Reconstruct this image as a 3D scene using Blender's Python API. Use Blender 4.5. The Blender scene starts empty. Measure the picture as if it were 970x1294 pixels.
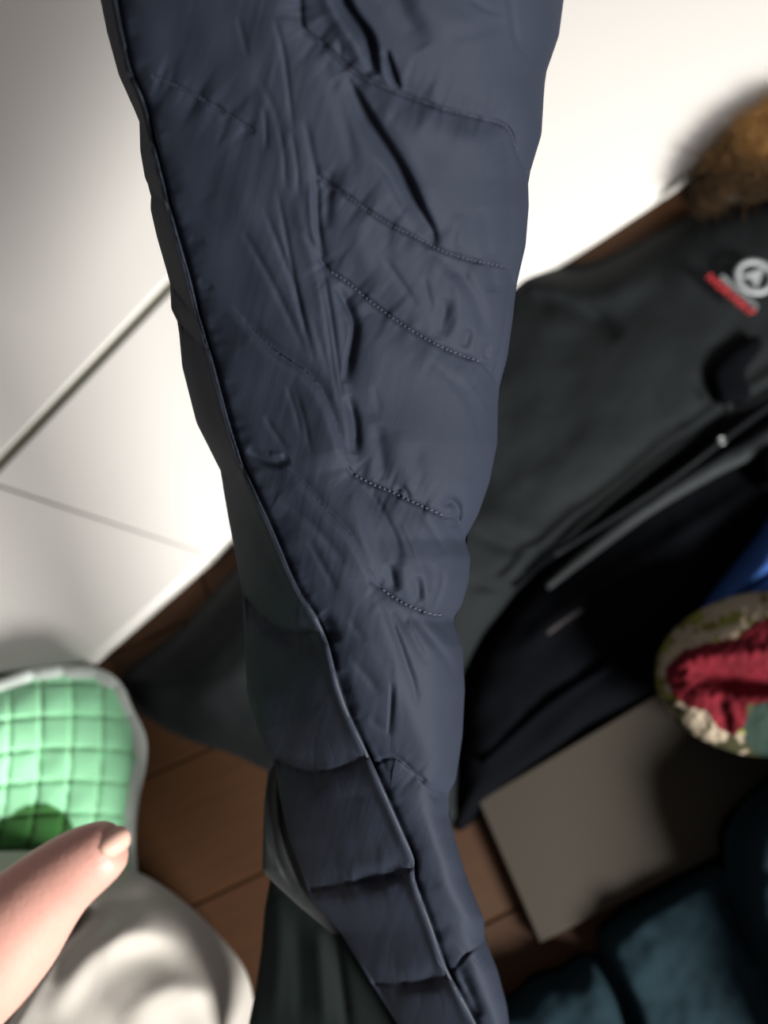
import bpy, math, random
import numpy as np
from mathutils import Vector, Matrix

# ------------------------------------------------------------------ camera, world, lights, exposure
SC = bpy.context.scene
COL = SC.collection
TILT = math.radians(15)
CAMZ = 0.70
cam_d = bpy.data.cameras.new('camera'); cam = bpy.data.objects.new('camera', cam_d); COL.objects.link(cam)
cam.location = (0, 0, CAMZ); cam.rotation_euler = (TILT, 0, 0)
cam_d.sensor_fit = 'VERTICAL'; cam_d.sensor_height = 36; cam_d.sensor_width = 27; cam_d.lens = 26
cam_d.clip_start = 0.01
cam_d.dof.use_dof = True; cam_d.dof.focus_distance = 0.352; cam_d.dof.aperture_fstop = 3.1
SC.camera = cam
FP = 1294 * 26 / 36.0

world = bpy.data.worlds.new('room_light'); SC.world = world; world.use_nodes = True
bg = world.node_tree.nodes['Background']
bg.inputs[0].default_value = (1.0, 0.93, 0.90, 1); bg.inputs[1].default_value = 0.24

def area(name, loc, target, size, power, color):
    d = bpy.data.lights.new(name, 'AREA'); d.shape = 'DISK'; d.size = size; d.energy = power; d.color = color
    o = bpy.data.objects.new(name, d); COL.objects.link(o); o.location = loc
    o.rotation_euler = (Vector(target) - Vector(loc)).to_track_quat('-Z', 'Y').to_euler()
    return o
area('standing_lamp_light', (1.15, -0.85, 1.02), (0, 0.1, 0.1), 0.62, 91, (1.0, 0.965, 0.91))

SC.view_settings.view_transform = 'Standard'; SC.view_settings.look = 'None'
SC.view_settings.gamma = 1.0; SC.view_settings.use_curve_mapping = False
SC.view_settings.exposure = 0.0

# ------------------------------------------------------------------ projection helpers
ct, st = math.cos(TILT), math.sin(TILT)
def rays(px, py):
    xc = (np.asarray(px, float) - 485) / FP; yc = (647 - np.asarray(py, float)) / FP
    return xc, yc * ct + st, yc * st - ct
def at_z(px, py, z):
    dx, dy, dz = rays(px, py); t = (np.asarray(z, float) - CAMZ) / dz
    return np.stack([dx * t, dy * t, CAMZ + dz * t], -1)
def at_d(px, py, d):
    dx, dy, dz = rays(px, py); d = np.asarray(d, float)
    return np.stack([dx * d, dy * d, CAMZ + dz * d], -1)

# ------------------------------------------------------------------ materials
MATS = {}
def mat(name, col, rough=0.6, sheen=0.0, bump=0.0, bscale=300, var=0.0, vscale=8, spec=0.5, attr=None, sss=0.0, metal=0.0, wood=False, weave=False):
    if name in MATS: return MATS[name]
    m = bpy.data.materials.new(name); m.use_nodes = True; nt = m.node_tree; N = nt.nodes; L = nt.links
    b = N['Principled BSDF']; tc = N.new('ShaderNodeTexCoord')
    b.inputs['Base Color'].default_value = (*col, 1); b.inputs['Roughness'].default_value = rough
    b.inputs['Metallic'].default_value = metal
    b.inputs['Specular IOR Level'].default_value = spec
    b.inputs['Sheen Weight'].default_value = sheen; b.inputs['Sheen Roughness'].default_value = 0.45
    if sss:
        b.inputs['Subsurface Weight'].default_value = sss; b.inputs['Subsurface Radius'].default_value = (0.012, 0.005, 0.003)
        b.inputs['Subsurface Scale'].default_value = 0.6
    src = None
    if attr:
        a = N.new('ShaderNodeVertexColor'); a.layer_name = attr; src = a.outputs['Color']
    if wood:
        mp = N.new('ShaderNodeMapping'); mp.inputs['Scale'].default_value = (2.0, 40, 10)
        mp.inputs['Rotation'].default_value = (0, 0, math.radians(-24))
        L.new(tc.outputs['Object'], mp.inputs['Vector'])
        n = N.new('ShaderNodeTexNoise'); n.inputs['Scale'].default_value = 6; n.inputs['Detail'].default_value = 8
        L.new(mp.outputs['Vector'], n.inputs['Vector'])
        r = N.new('ShaderNodeValToRGB'); r.color_ramp.elements[0].color = (col[0]*.6, col[1]*.55, col[2]*.5, 1); r.color_ramp.elements[1].color = (col[0]*1.35, col[1]*1.4, col[2]*1.5, 1)
        L.new(n.outputs['Fac'], r.inputs['Fac']); src = r.outputs['Color']
    elif var:
        n = N.new('ShaderNodeTexNoise'); n.inputs['Scale'].default_value = vscale; n.inputs['Detail'].default_value = 4
        L.new(tc.outputs['Object'], n.inputs['Vector'])
        mr = N.new('ShaderNodeMapRange'); mr.inputs['To Min'].default_value = 1 - var; mr.inputs['To Max'].default_value = 1 + var
        L.new(n.outputs['Fac'], mr.inputs['Value'])
        mx = N.new('ShaderNodeVectorMath'); mx.operation = 'SCALE'
        if src: L.new(src, mx.inputs[0])
        else: mx.inputs[0].default_value = col
        L.new(mr.outputs['Result'], mx.inputs['Scale']); src = mx.outputs['Vector']
    if src: L.new(src, b.inputs['Base Color'])
    if bump:
        n = N.new('ShaderNodeTexNoise'); n.inputs['Scale'].default_value = bscale; n.inputs['Detail'].default_value = 3
        L.new(tc.outputs['Object'], n.inputs['Vector'])
        bp = N.new('ShaderNodeBump'); bp.inputs['Strength'].default_value = bump; bp.inputs['Distance'].default_value = 0.001
        L.new(n.outputs['Fac'], bp.inputs['Height']); L.new(bp.outputs['Normal'], b.inputs['Normal'])
    MATS[name] = m; return m

# ------------------------------------------------------------------ object helpers
def tag(o, label=None, cat=None, group=None, kind=None):
    if label: o['label'] = label
    if cat: o['category'] = cat
    if group: o['group'] = group
    if kind: o['kind'] = kind
    return o
def thing(name, label, cat, loc=(0, 0, 0), group=None):
    o = bpy.data.objects.new(name, None); COL.objects.link(o); o.location = loc; o.empty_display_size = 0.02
    return tag(o, label, cat, group)
def mesh_obj(name, V, F, m, parent=None, smooth=True, colors=None, me=None):
    if me is None:
        me = bpy.data.meshes.new(name)
        V = np.asarray(V, float)
        if isinstance(F, np.ndarray):
            k = F.shape[1]
            me.vertices.add(len(V)); me.vertices.foreach_set('co', V.astype(np.float32).ravel())
            me.loops.add(F.size); me.loops.foreach_set('vertex_index', F.astype(np.int32).ravel())
            me.polygons.add(len(F)); me.polygons.foreach_set('loop_start', np.arange(0, F.size, k, dtype=np.int32))
            me.update(calc_edges=True)
        else:
            me.from_pydata([tuple(v) for v in V], [], F)
        me.validate(clean_customdata=False)
        me.polygons.foreach_set('use_smooth', np.full(len(me.polygons), smooth)); me.update()
        if colors is not None:
            ca = me.color_attributes.new('tint', 'FLOAT_COLOR', 'POINT')
            c = np.ones((len(V), 4), np.float32); c[:, :3] = colors; ca.data.foreach_set('color', c.ravel())
        me.materials.append(m)
    o = bpy.data.objects.new(name, me); COL.objects.link(o)
    if parent is not None:
        o.parent = parent; o.matrix_parent_inverse = Matrix.Translation(-Vector(parent.location))
    return o
def catmull(P, n=8, closed=False):
    P = np.asarray(P, float); k = len(P); out = []
    rng = range(k) if closed else range(k - 1)
    for i in rng:
        if closed: a, b, c, d = P[i-1], P[i], P[(i+1) % k], P[(i+2) % k]
        else: a, b, c, d = P[max(i-1, 0)], P[i], P[i+1], P[min(i+2, k-1)]
        for j in range(n):
            t = j / n
            out.append(0.5*((2*b)+(-a+c)*t+(2*a-5*b+4*c-d)*t*t+(-a+3*b-3*c+d)*t**3))
    if not closed: out.append(P[-1])
    return np.array(out)
def seg_dist(X, Y, P, closed=False):
    """distance to polyline, signed side, normalised arclength"""
    P = np.asarray(P, float); Q = np.roll(P, -1, 0) if closed else P[1:]; A = P if closed else P[:-1]
    L = np.hypot(*(Q - A).T); S = np.concatenate([[0], np.cumsum(L)]); T = S[-1]
    best = np.full(X.shape, 1e9); sd = np.zeros(X.shape); arc = np.zeros(X.shape); nx = np.zeros(X.shape); ny = np.zeros(X.shape)
    for i in range(len(A)):
        d = Q[i] - A[i]; l2 = max(d @ d, 1e-9)
        t = np.clip(((X-A[i, 0])*d[0] + (Y-A[i, 1])*d[1]) / l2, 0, 1)
        cx = A[i, 0]+t*d[0]; cy = A[i, 1]+t*d[1]; r = np.hypot(X-cx, Y-cy); w = r < best
        best = np.where(w, r, best); arc = np.where(w, S[i]+t*L[i], arc)
        side = np.sign((X-A[i, 0])*d[1] - (Y-A[i, 1])*d[0]); sd = np.where(w, side, sd)
        nx = np.where(w, cx, nx); ny = np.where(w, cy, ny)
    return best, sd, arc, T, nx, ny
def inside(X, Y, P):
    c = np.zeros(X.shape, bool); n = len(P)
    for i in range(n):
        x0, y0 = P[i-1]; x1, y1 = P[i]
        if y0 == y1: continue
        hit = ((y0 > Y) != (y1 > Y)) & (X < (x1-x0)*(Y-y0)/(y1-y0)+x0); c ^= hit
    return c
def stroke(H, X, Y, P, amp, w, taper=0.25, smooth=True, one=0):
    """adds a ridge (amp>0) or crease (amp<0) along a polyline; one=+1/-1 keeps it steep on one side"""
    P = np.asarray(P, float)
    if smooth and len(P) > 2: P = catmull(P, 5)
    R = w*3.2
    m = (X > P[:, 0].min()-R) & (X < P[:, 0].max()+R) & (Y > P[:, 1].min()-R) & (Y < P[:, 1].max()+R)
    if not m.any(): return
    x, y = X[m], Y[m]; d, s, a, T, _, _ = seg_dist(x, y, P)
    tp = np.clip(np.minimum(a, T-a)/(T*taper+1e-6), 0, 1)**0.7 if taper else 1.0
    ww = np.where(s*one > 0, w*0.35, w) if one else w
    H[m] += amp*np.exp(-(d/ww)**2)*tp
_rng = np.random.RandomState(7)
_tab = _rng.rand(256, 256)
def vnoise(x, y):
    xi = np.floor(x).astype(int); yi = np.floor(y).astype(int); fx = x-xi; fy = y-yi
    fx = fx*fx*(3-2*fx); fy = fy*fy*(3-2*fy); g = lambda a, b: _tab[a % 256, b % 256]
    return (g(xi, yi)*(1-fx)+g(xi+1, yi)*fx)*(1-fy)+(g(xi, yi+1)*(1-fx)+g(xi+1, yi+1)*fx)*fy - 0.5
def fbm(x, y, o=3):
    return sum(vnoise(x*2**i+17*i, y*2**i+5*i)/2**i for i in range(o))

def relief(name, poly, top, m, parent=None, step=5, base=0.0, sm=6, color=None, place=at_z, closed=True, kind=None, undercut=False):
    """A solid cloth-like body: outline polygon, height function top(X,Y,d), flat underside at height base."""
    P = catmull(poly, sm, True) if sm else np.asarray(poly, float)
    x0, y0 = P.min(0)-step; x1, y1 = P.max(0)+step
    gx = np.arange(x0, x1+step, step); gy = np.arange(y0, y1+step, step); X, Y = np.meshgrid(gx, gy)
    ins = inside(X, Y, P); d, _, _, _, nx, ny = seg_dist(X, Y, P, True)
    cell = ins[:-1, :-1] | ins[1:, :-1] | ins[:-1, 1:] | ins[1:, 1:]
    snap = ~ins; X = np.where(snap, nx, X); Y = np.where(snap, ny, Y); d = np.where(ins, d, 0)
    Z = top(X, Y, d)
    V = place(X, Y, Z).reshape(-1, 3); ny_, nx_ = X.shape; idx = np.arange(ny_*nx_).reshape(ny_, nx_)
    F = np.stack([idx[:-1, :-1], idx[1:, :-1], idx[1:, 1:], idx[:-1, 1:]], -1)[cell]
    C = color(X, Y, d).reshape(-1, 3) if color is not None else None
    used = np.unique(F); rm = np.full(len(V), -1); rm[used] = np.arange(len(used)); V = V[used]; F = rm[F]
    if C is not None: C = C[used]
    if base is not None:
        n = len(V); B = (place(X, Y, np.full(X.shape, base)).reshape(-1, 3)[used] if undercut else V.copy()); B[:, 2] = base
        E = np.concatenate([F[:, [0, 1]], F[:, [1, 2]], F[:, [2, 3]], F[:, [3, 0]]])
        key = E.min(1)*(n+1)+E.max(1); u, ct_ = np.unique(key, return_counts=True); bd = E[np.isin(key, u[ct_ == 1])]
        S = np.stack([bd[:, 1], bd[:, 0], bd[:, 0]+n, bd[:, 1]+n], -1)
        V = np.concatenate([V, B]); F = np.concatenate([F, S, F[:, ::-1]+n])
        if C is not None: C = np.concatenate([C, C])
    # fix zero-area quads made by snapping: harmless
    o = mesh_obj(name, V, F, m, parent, colors=C)
    if kind: o['kind'] = kind
    return o
def tube(name, P, r, m, parent=None, seg=8, taper=False, res=4):
    P = np.asarray(P, float); P = catmull(P, res) if res > 1 and len(P) > 2 else P; n = len(P)
    T = np.gradient(P, axis=0); T /= np.linalg.norm(T, axis=1)[:, None]+1e-12
    up = np.array([0.1, 0.2, 1.0]); A = np.cross(T, up); A /= np.linalg.norm(A, axis=1)[:, None]+1e-12; B = np.cross(T, A)
    th = np.linspace(0, 2*np.pi, seg, endpoint=False); rr = r*np.ones(n) if np.isscalar(r) else np.interp(np.linspace(0, 1, n), np.linspace(0, 1, len(r)), r)
    V = (P[:, None]+rr[:, None, None]*(A[:, None]*np.cos(th)[None, :, None]+B[:, None]*np.sin(th)[None, :, None])).reshape(-1, 3)
    F = []
    for i in range(n-1):
        for j in range(seg): F.append((i*seg+j, i*seg+(j+1) % seg, (i+1)*seg+(j+1) % seg, (i+1)*seg+j))
    F.append(tuple(range(seg-1, -1, -1))); F.append(tuple((n-1)*seg+j for j in range(seg)))
    return mesh_obj(name, V, F, m, parent)
def slab(name, pts, z0, z1, m, parent=None, bevel=0.0015):
    """flat prism over a pixel quadrilateral lying at height z1"""
    t = at_z([p[0] for p in pts], [p[1] for p in pts], z1); n = len(t)
    b = t.copy(); b[:, 2] = z0; V = np.concatenate([t, b])
    ar = sum(t[i, 0]*t[(i+1) % n, 1]-t[(i+1) % n, 0]*t[i, 1] for i in range(n))
    if ar < 0: V = np.concatenate([t[::-1], b[::-1]])
    F = [tuple(range(n)), tuple(range(2*n-1, n-1, -1))]+[(i, i+n, (i+1) % n+n, (i+1) % n) for i in range(n)]
    o = mesh_obj(name, V, F, m, parent, smooth=False)
    md = o.modifiers.new('bevel', 'BEVEL'); md.width = bevel; md.segments = 3
    return o

# ------------------------------------------------------------------ materials used
M_white = mat('white_vinyl', (0.86, 0.845, 0.815), 0.45, bump=0.05, bscale=120)
M_joint = mat('joint_grey', (0.17, 0.17, 0.135), 0.9, spec=.1)
M_wood = mat('floor_wood', (0.033, 0.0125, 0.003), 0.65, spec=0.2, wood=True, bump=0.05, bscale=60)
M_gap = mat('floor_gap', (0.03, 0.015, 0.006), 0.9)
M_shaded_board = mat('shaded_board', (0.031, 0.0265, 0.021), 0.8, spec=0.15, var=0.12, vscale=5, bump=0.1, bscale=400)  # dark base colour carries the shade of the lower right corner
M_shell = mat('navy_nylon', (0.0175, 0.0220, 0.0345), 0.60, sheen=0.0, bump=0.28, bscale=2600, var=0.10, vscale=30, spec=0.08)
M_pipe = mat('navy_piping', (0.018, 0.022, 0.032), 0.6, spec=0.25)
M_thread = mat('navy_thread', (0.05, 0.055, 0.078), 0.7, spec=0.2)
M_lining = mat('dark_green_lining', (0.0022, 0.0045, 0.0045), 0.8, spec=0.1, bump=0.2, bscale=900)
M_soft = mat('softshell_black', (0.0052, 0.0072, 0.0084), 0.85, sheen=0.0, spec=0.2, bump=0.3, bscale=1500, var=0.15, vscale=12)
M_black = mat('black_lining', (0.0016, 0.002, 0.003), 0.95, spec=0.05)
M_flap = mat('grey_flap', (0.012, 0.015, 0.017), 0.7, spec=0.2)
M_metal = mat('snap_metal', (0.22, 0.24, 0.24), 0.5, metal=1.0)
M_fur = mat('brown_fur', (0.20, 0.10, 0.035), 0.7, spec=0.2, attr='tint')
M_logog = mat('logo_grey', (0.27, 0.29, 0.305), 0.5)
M_logor = mat('logo_red', (0.42, 0.032, 0.04), 0.5)
M_green = mat('green_quilt', (0.4, 0.8, 0.5), 0.85, sheen=0.3, attr='tint', bump=0.3, bscale=900)
M_bind = mat('white_binding', (0.62, 0.70, 0.66), 0.8, sheen=0.2, bump=0.3, bscale=700)
M_cloth = mat('white_cloth', (0.38, 0.36, 0.33), 0.8, sheen=0.2, bump=0.25, bscale=900)
M_skin = mat('skin', (0.50, 0.265, 0.22), 0.5, sss=0.25, var=0.12, vscale=60, bump=0.25, bscale=500)
M_nail = mat('nail', (0.50, 0.31, 0.25), 0.5, spec=.2, sss=0.1)
M_teal = mat('teal_fabric', (0.0055, 0.015, 0.021), 0.85, spec=0.1, bump=0.3, bscale=900, var=0.15, vscale=12)
M_blue = mat('blue_fabric', (0.028, 0.07, 0.23), 0.9, spec=0.05, bump=0.3, bscale=900)
M_floral = mat('floral_knit', (0.5, 0.4, 0.3), 0.9, spec=0.15, attr='tint', bump=0.5, bscale=500)

# ------------------------------------------------------------------ floor of wood planks
floor = mesh_obj('floor', [(-1.3, -1.2, -0.02), (1.3, -1.2, -0.02), (1.3, 1.6, -0.02), (-1.3, 1.6, -0.02), (-1.3, -1.2, -0.006), (1.3, -1.2, -0.006), (1.3, 1.6, -0.006), (-1.3, 1.6, -0.006)],
                 [(0, 3, 2, 1), (4, 5, 6, 7), (0, 1, 5, 4), (1, 2, 6, 5), (2, 3, 7, 6), (3, 0, 4, 7)], M_gap, smooth=False)
tag(floor, kind='structure')
PW, PL = 0.115, 0.9; ang = math.radians(24)
pl_me = None; rnd = random.Random(3)
for i in range(-9, 13):
    for j in range(-2, 3):
        cx = (j+(i % 3)/3.0)*PL; cy = i*PW
        x = cx*math.cos(ang)-cy*math.sin(ang); y = cx*math.sin(ang)+cy*math.cos(ang)+0.1
        if abs(x) > 1.15 or abs(y-0.15) > 1.1: continue
        if pl_me is None:
            a, b, h, c = PL/2-0.0006, PW/2-0.0006, 0.006, 0.0012
            V = [(-a, -b, -h), (a, -b, -h), (a, b, -h), (-a, b, -h), (-a, -b, -c), (a, -b, -c), (a, b, -c), (-a, b, -c), (-a+c, -b+c, 0), (a-c, -b+c, 0), (a-c, b-c, 0), (-a+c, b-c, 0)]
            F = [(3, 2, 1, 0), (8, 9, 10, 11)]+[(k, (k+1) % 4, (k+1) % 4+4, k+4) for k in range(4)]+[(k+4, (k+1) % 4+4, (k+1) % 4+8, k+8) for k in range(4)]
            o = mesh_obj('plank', V, F, M_wood, floor, smooth=False); pl_me = o.data
        else:
            o = mesh_obj('plank', None, None, None, floor, me=pl_me)
        o.location = (x, y, 0.0); o.rotation_euler = (0, 0, ang)

# ------------------------------------------------------------------ white panelled mat
MT = 0.032
ma = at_z(100, 600, 0)
mat_t = thing('folding_mat', 'large smooth white folding mat with a grey joint, behind the navy sleeve', 'mat', (float(ma[0]), float(ma[1]), 0))
# gap line through (215,360)-(0,585); outer edge (100,838)-(290,672)-(660,345); cross fold (0,615)-(245,695)
def gl(x, off=0): return 585-1.047*x+off
slab('mat_panel', [(-420, gl(-420, -12)), (640, gl(640, -12)), (560, -330), (-420, -330)], 0.0, MT, M_white, mat_t, 0.0006)
slab('joint_strip', [(-420, gl(-420, 10)), (640, gl(640, 10)), (640, gl(640, -11)), (-420, gl(-420, -11))], 0.0, MT-0.004, M_joint, mat_t, 0.0005)
slab('mat_panel', [(-12, gl(-12, 11)), (640, gl(640, 11)), (1180, -640), (1180, -62), (880, 208), (660, 352), (290, 671), (262.3, 700.1)], 0.0, MT, M_white, mat_t, 0.0006)
slab('mat_panel', [(-14.5, gl(-14.5, 11)), (261.6, 700.9), (106, 836), (-150, 868), (-420, 1000), (-420, gl(-420, 11))], 0.0, MT, M_white, mat_t, 0.0006)

# ------------------------------------------------------------------ flat board, shade put into its colour
tb = slab('flat_board', [(604, 1012), (682, 1192), (1150, 958), (1060, 740)], 0.0, 0.018, M_shaded_board)
tag(tb, 'plain flat board with shade put into its dark grey, lying on the brown wood floor below the dark jacket hem', 'board')

# ------------------------------------------------------------------ dark hooded jacket lying on the floor
jl = at_z(640, 700, 0)
jk = thing('hooded_jacket', 'charcoal hooded jacket with brown fur trim and red and grey chest lettering, on the floor', 'jacket', (float(jl[0]), float(jl[1]), 0))
body = [(302, 712), (230, 794), (160, 851), (164, 880), (186, 906), (240, 935), (300, 955), (350, 978), (460, 1010), (566, 1042), (585, 1000), (590, 850), (660, 742), (760, 655), (900, 545), (985, 500), (1090, 430), (1080, 300), (1010, 236), (930, 250), (880, 266), (830, 295), (780, 322), (735, 338), (690, 336), (640, 348), (520, 470), (400, 600)]
def jtop(X, Y, d):
    H = 0.052*(1-np.exp(-d/22.0)) + 0.012*fbm(X/150, Y/150)+0.004*fbm(X/55+9, Y/55)
    S = lambda *a, **k: stroke(H, X, Y, *a, **k)
    S([(650, 375), (720, 385), (765, 412), (780, 430)], -0.010, 14); S([(660, 350), (740, 372), (830, 340)], 0.008, 20)
    S([(595, 670), (640, 690), (700, 700)], -0.006, 10); S([(590, 640), (650, 665), (700, 690)], 0.004, 16)
    S([(590, 735), (640, 742), (660, 735)], -0.008, 8); S([(560, 900), (650, 730), (740, 655)], 0.006, 25)
    S([(600, 560), (640, 480), (700, 430)], 0.005, 40); S([(300, 760), (250, 820), (190, 860)], -0.007, 16)
    S([(330, 800), (280, 870), (220, 900)], 0.006, 22); S([(300, 700), (240, 770), (190, 830)], -0.005, 14)
    S([(940, 520), (860, 580), (760, 660)], -0.012, 16, taper=.1)
    return H
relief('left_front', body, jtop, M_soft, jk, step=5, base=0.002)
dark = [(590, 850), (655, 745), (755, 658), (880, 560), (985, 500), (1100, 430), (1180, 560), (1000, 650), (900, 775), (835, 873), (760, 915), (690, 962), (600, 1036), (572, 1043), (574, 960)]
def dtop(X, Y, d):
    H = 0.030*(1-np.exp(-d/14.0))+0.006*fbm(X/70, Y/70)
    stroke(H, X, Y, [(640, 835), (720, 770), (840, 690), (980, 600)], 0.008, 14)
    stroke(H, X, Y, [(600, 1000), (700, 900), (830, 800)], -0.006, 20)
    return H
relief('right_front', dark, dtop, M_black, jk, step=5, base=0.002)
# storm flap, zip and snaps along the opening
def ribbon(name, pts, w, z, m, parent, th=0.003, zz=None):
    P = catmull(pts, 6); T = np.gradient(P, axis=0); T /= np.linalg.norm(T, axis=1)[:, None]; N = np.stack([-T[:, 1], T[:, 0]], 1)
    ww = np.interp(np.linspace(0, 1, len(P)), np.linspace(0, 1, len(w)), w); poly = np.concatenate([P+N*ww[:, None], (P-N*ww[:, None])[::-1]])
    def tp(X, Y, d): return z+th*(1-np.exp(-d/4.0))+0.002*fbm(X/30, Y/30)
    return relief(name, poly, tp, m, parent, step=3, base=z-0.002, sm=0)
ribbon('storm_flap', [(1080, 470), (985, 545), (900, 592), (820, 640), (740, 700), (690, 742)], [14, 14, 11, 10, 9, 5], 0.046, M_flap, jk, 0.005)
ribbon('zipper_tape', [(1060, 440), (980, 505), (910, 556), (850, 602), (780, 650), (700, 700), (648, 740)], [7, 7, 6, 6, 5, 4], 0.058, M_black, jk, 0.003)
zp = catmull([(1000, 492), (910, 560), (850, 605), (780, 652), (700, 702)], 30)
tooth_V = np.array([(-1, -1, 0), (1, -1, 0), (1, 1, 0), (-1, 1, 0), (-.7, -.6, 1), (.7, -.6, 1), (.7, .6, 1), (-.7, .6, 1)])*np.array([0.0016, 0.0007, 0.0012])
TV, TF = [], []
for k in range(0, len(zp)-1):
    c = at_z(zp[k, 0], zp[k, 1], 0.0625); dd = at_z(zp[k+1, 0], zp[k+1, 1], 0.0625)-c; a = math.atan2(dd[1], dd[0])
    R = np.array([[-math.sin(a), math.cos(a), 0], [math.cos(a), math.sin(a), 0], [0, 0, 1]]); b0 = len(TV)
    for v in tooth_V: TV.append(c+v @ R)
    TF += [tuple(b0+q for q in f) for f in [(4, 5, 6, 7), (0, 1, 5, 4), (1, 2, 6, 5), (2, 3, 7, 6), (3, 0, 4, 7)]]
zt = mesh_obj('zipper_teeth', TV, TF, mat('dull_zip', (0.05, 0.055, 0.058), 0.4, metal=0.6), bpy.data.objects['zipper_tape'], smooth=False); tag(zt, kind='stuff')
def disc_lathe(name, c, prof, m, parent, seg=20, tilt=(0, 0, 0)):
    V, F = [], []
    for r, z in prof:
        for j in range(seg): V.append((r*math.cos(2*math.pi*j/seg), r*math.sin(2*math.pi*j/seg), z))
    for i in range(len(prof)-1):
        for j in range(seg): F.append((i*seg+j, i*seg+(j+1) % seg, (i+1)*seg+(j+1) % seg, (i+1)*seg+j))
    F.append(tuple(range(seg-1, -1, -1))); F.append(tuple((len(prof)-1)*seg+j for j in range(seg)))
    o = mesh_obj(name, np.array(V)+np.asarray(c), F, m, parent); return o
for (x, y, r) in ((911, 557, 0.0040), (921, 514, 0.0030)):
    c = at_z(x, y, 0.064)
    disc_lathe('snap_button', c, [(r, -0.004), (r, 0.001), (r*.85, 0.0022), (r*.6, 0.0018), (r*.45, 0.0008), (r*.2, 0.0016), (0.0001, 0.0018)], M_metal if r > .0035 else M_flap, jk)
# black hook-tape tab and cord-lock near the collar
relief('velcro_tab', [(900, 468), (925, 440), (955, 424), (962, 440), (942, 470), (948, 500), (925, 506), (908, 498)], lambda X, Y, d: 0.056+0.006*(1-np.exp(-d/5.0)), M_black, jk, step=2.5, base=0.044)
relief('cord_lock', [(962, 570), (990, 560), (1000, 590), (985, 615), (965, 605)], lambda X, Y, d: 0.05+0.012*(1-np.exp(-d/6.0)), M_black, jk, step=3, base=0.036)
ribbon('pocket_zip', [(690, 800), (712, 783), (736, 768)], [4, 5, 4], 0.034, mat('pocket_zip_grey', (0.02, 0.017, 0.018), 0.7, spec=.2), jk, 0.004)
ribbon('front_edge_band', [(610, 965), (690, 895), (770, 840), (850, 772), (900, 700), (985, 622)], [4, 7, 8, 7, 6, 6], 0.030, mat('navy_edge', (0.0015, 0.0018, 0.003), 0.9, spec=.03), jk, 0.006)
# hood (dark) and fur trim
hood = [(880, 268), (890, 225), (925, 190), (975, 160), (1060, 120), (1180, 120), (1200, 330), (1060, 330), (1000, 262), (930, 262)]
relief('hood', hood, lambda X, Y, d: 0.055*(1-np.exp(-d/20.0))+0.008*fbm(X/40, Y/40), mat('hood_brown', (0.012, 0.010, 0.006), 0.85, sheen=0.1), jk, step=6, base=0.003)
hood_o = bpy.data.objects['hood']
def fur(name, region_pts, n, m, parent, zf, length=0.028, seedv=1):
    R = random.Random(seedv); V, F, C = [], [], []
    for _ in range(n):
        k = R.randrange(len(region_pts)); cx, cy, rr = region_pts[k]
        a = R.uniform(0, 6.283); q = rr*math.sqrt(R.random()); x = cx+q*math.cos(a); y = cy+q*math.sin(a)
        base = at_z(x, y, zf(x, y)); out = np.array([-0.75+R.gauss(0, .5), 0.35+R.gauss(0, .5), 0.65+R.gauss(0, .3)])
        out /= np.linalg.norm(out); L = length*R.uniform(.5, 1.1); w = 0.00035*R.uniform(.7, 1.6)
        side = np.cross(out, [0, 0, 1.0]); side /= np.linalg.norm(side)+1e-9; up2 = np.cross(side, out)
        b0 = len(V); curl = np.array([R.gauss(0, .3), R.gauss(0, .3), -0.35])*L
        for t, ws in ((0, 1), (.5, .75)):
            p = base+out*L*t+curl*t*t
            for j in range(3):
                an = j*2.094; V.append(p+w*ws*(side*math.cos(an)+up2*math.sin(an)))
        V.append(base+out*L+curl)
        for j in range(3):
            F.append((b0+j, b0+(j+1) % 3, b0+3+(j+1) % 3, b0+3+j)); F.append((b0+3+j, b0+3+(j+1) % 3, b0+6))
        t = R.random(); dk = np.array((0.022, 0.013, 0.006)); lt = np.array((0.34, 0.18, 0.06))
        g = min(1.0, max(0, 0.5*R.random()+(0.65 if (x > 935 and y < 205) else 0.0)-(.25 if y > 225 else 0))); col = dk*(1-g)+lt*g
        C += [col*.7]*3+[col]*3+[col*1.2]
    o = mesh_obj(name, V, F, m, parent, colors=np.array(C)); o['kind'] = 'stuff'; return o
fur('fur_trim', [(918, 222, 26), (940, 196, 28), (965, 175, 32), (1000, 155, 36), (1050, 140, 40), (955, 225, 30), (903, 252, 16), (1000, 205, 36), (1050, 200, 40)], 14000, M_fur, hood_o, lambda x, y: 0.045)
# chest logo: ring, pointer, two lines of lettering, flat print raised a hair
LZ = 0.0665
o0 = at_z(953, 350, LZ); ux = at_z(952+10, 348+9.6, LZ)-o0; ux /= np.linalg.norm(ux); uy = np.array([-ux[1], ux[0], 0.0])
pxm = float(np.linalg.norm(at_z(954, 350, LZ)-o0))
badge = mesh_obj('logo_ring', [o0+(ux*math.cos(a)+uy*math.sin(a))*r*pxm+np.array([0, 0, h]) for (r, h) in ((26, 0), (26, .0012), (18, .0012), (18, 0)) for a in np.linspace(0, 2*math.pi, 48, endpoint=False)],
                 [(i*48+j, i*48+(j+1) % 48, (i+1)*48+(j+1) % 48, (i+1)*48+j) for i in range(3) for j in range(48)], M_logog, jk)
def flat(name, pts, m, parent, h=0.0012):
    n = len(pts); V = [o0+(ux*x+uy*y)*pxm for x, y in pts]; V += [v+np.array([0, 0, h]) for v in V]
    return mesh_obj(name, V, [tuple(range(n, 2*n)), tuple(range(n-1, -1, -1))]+[(i, (i+1) % n, (i+1) % n+n, i+n) for i in range(n)], m, parent, smooth=False)
flat('logo_pointer', [(0, 18.5), (-13, -13), (0, -6), (13, -13)][::-1][::1], M_logog, jk)
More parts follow.
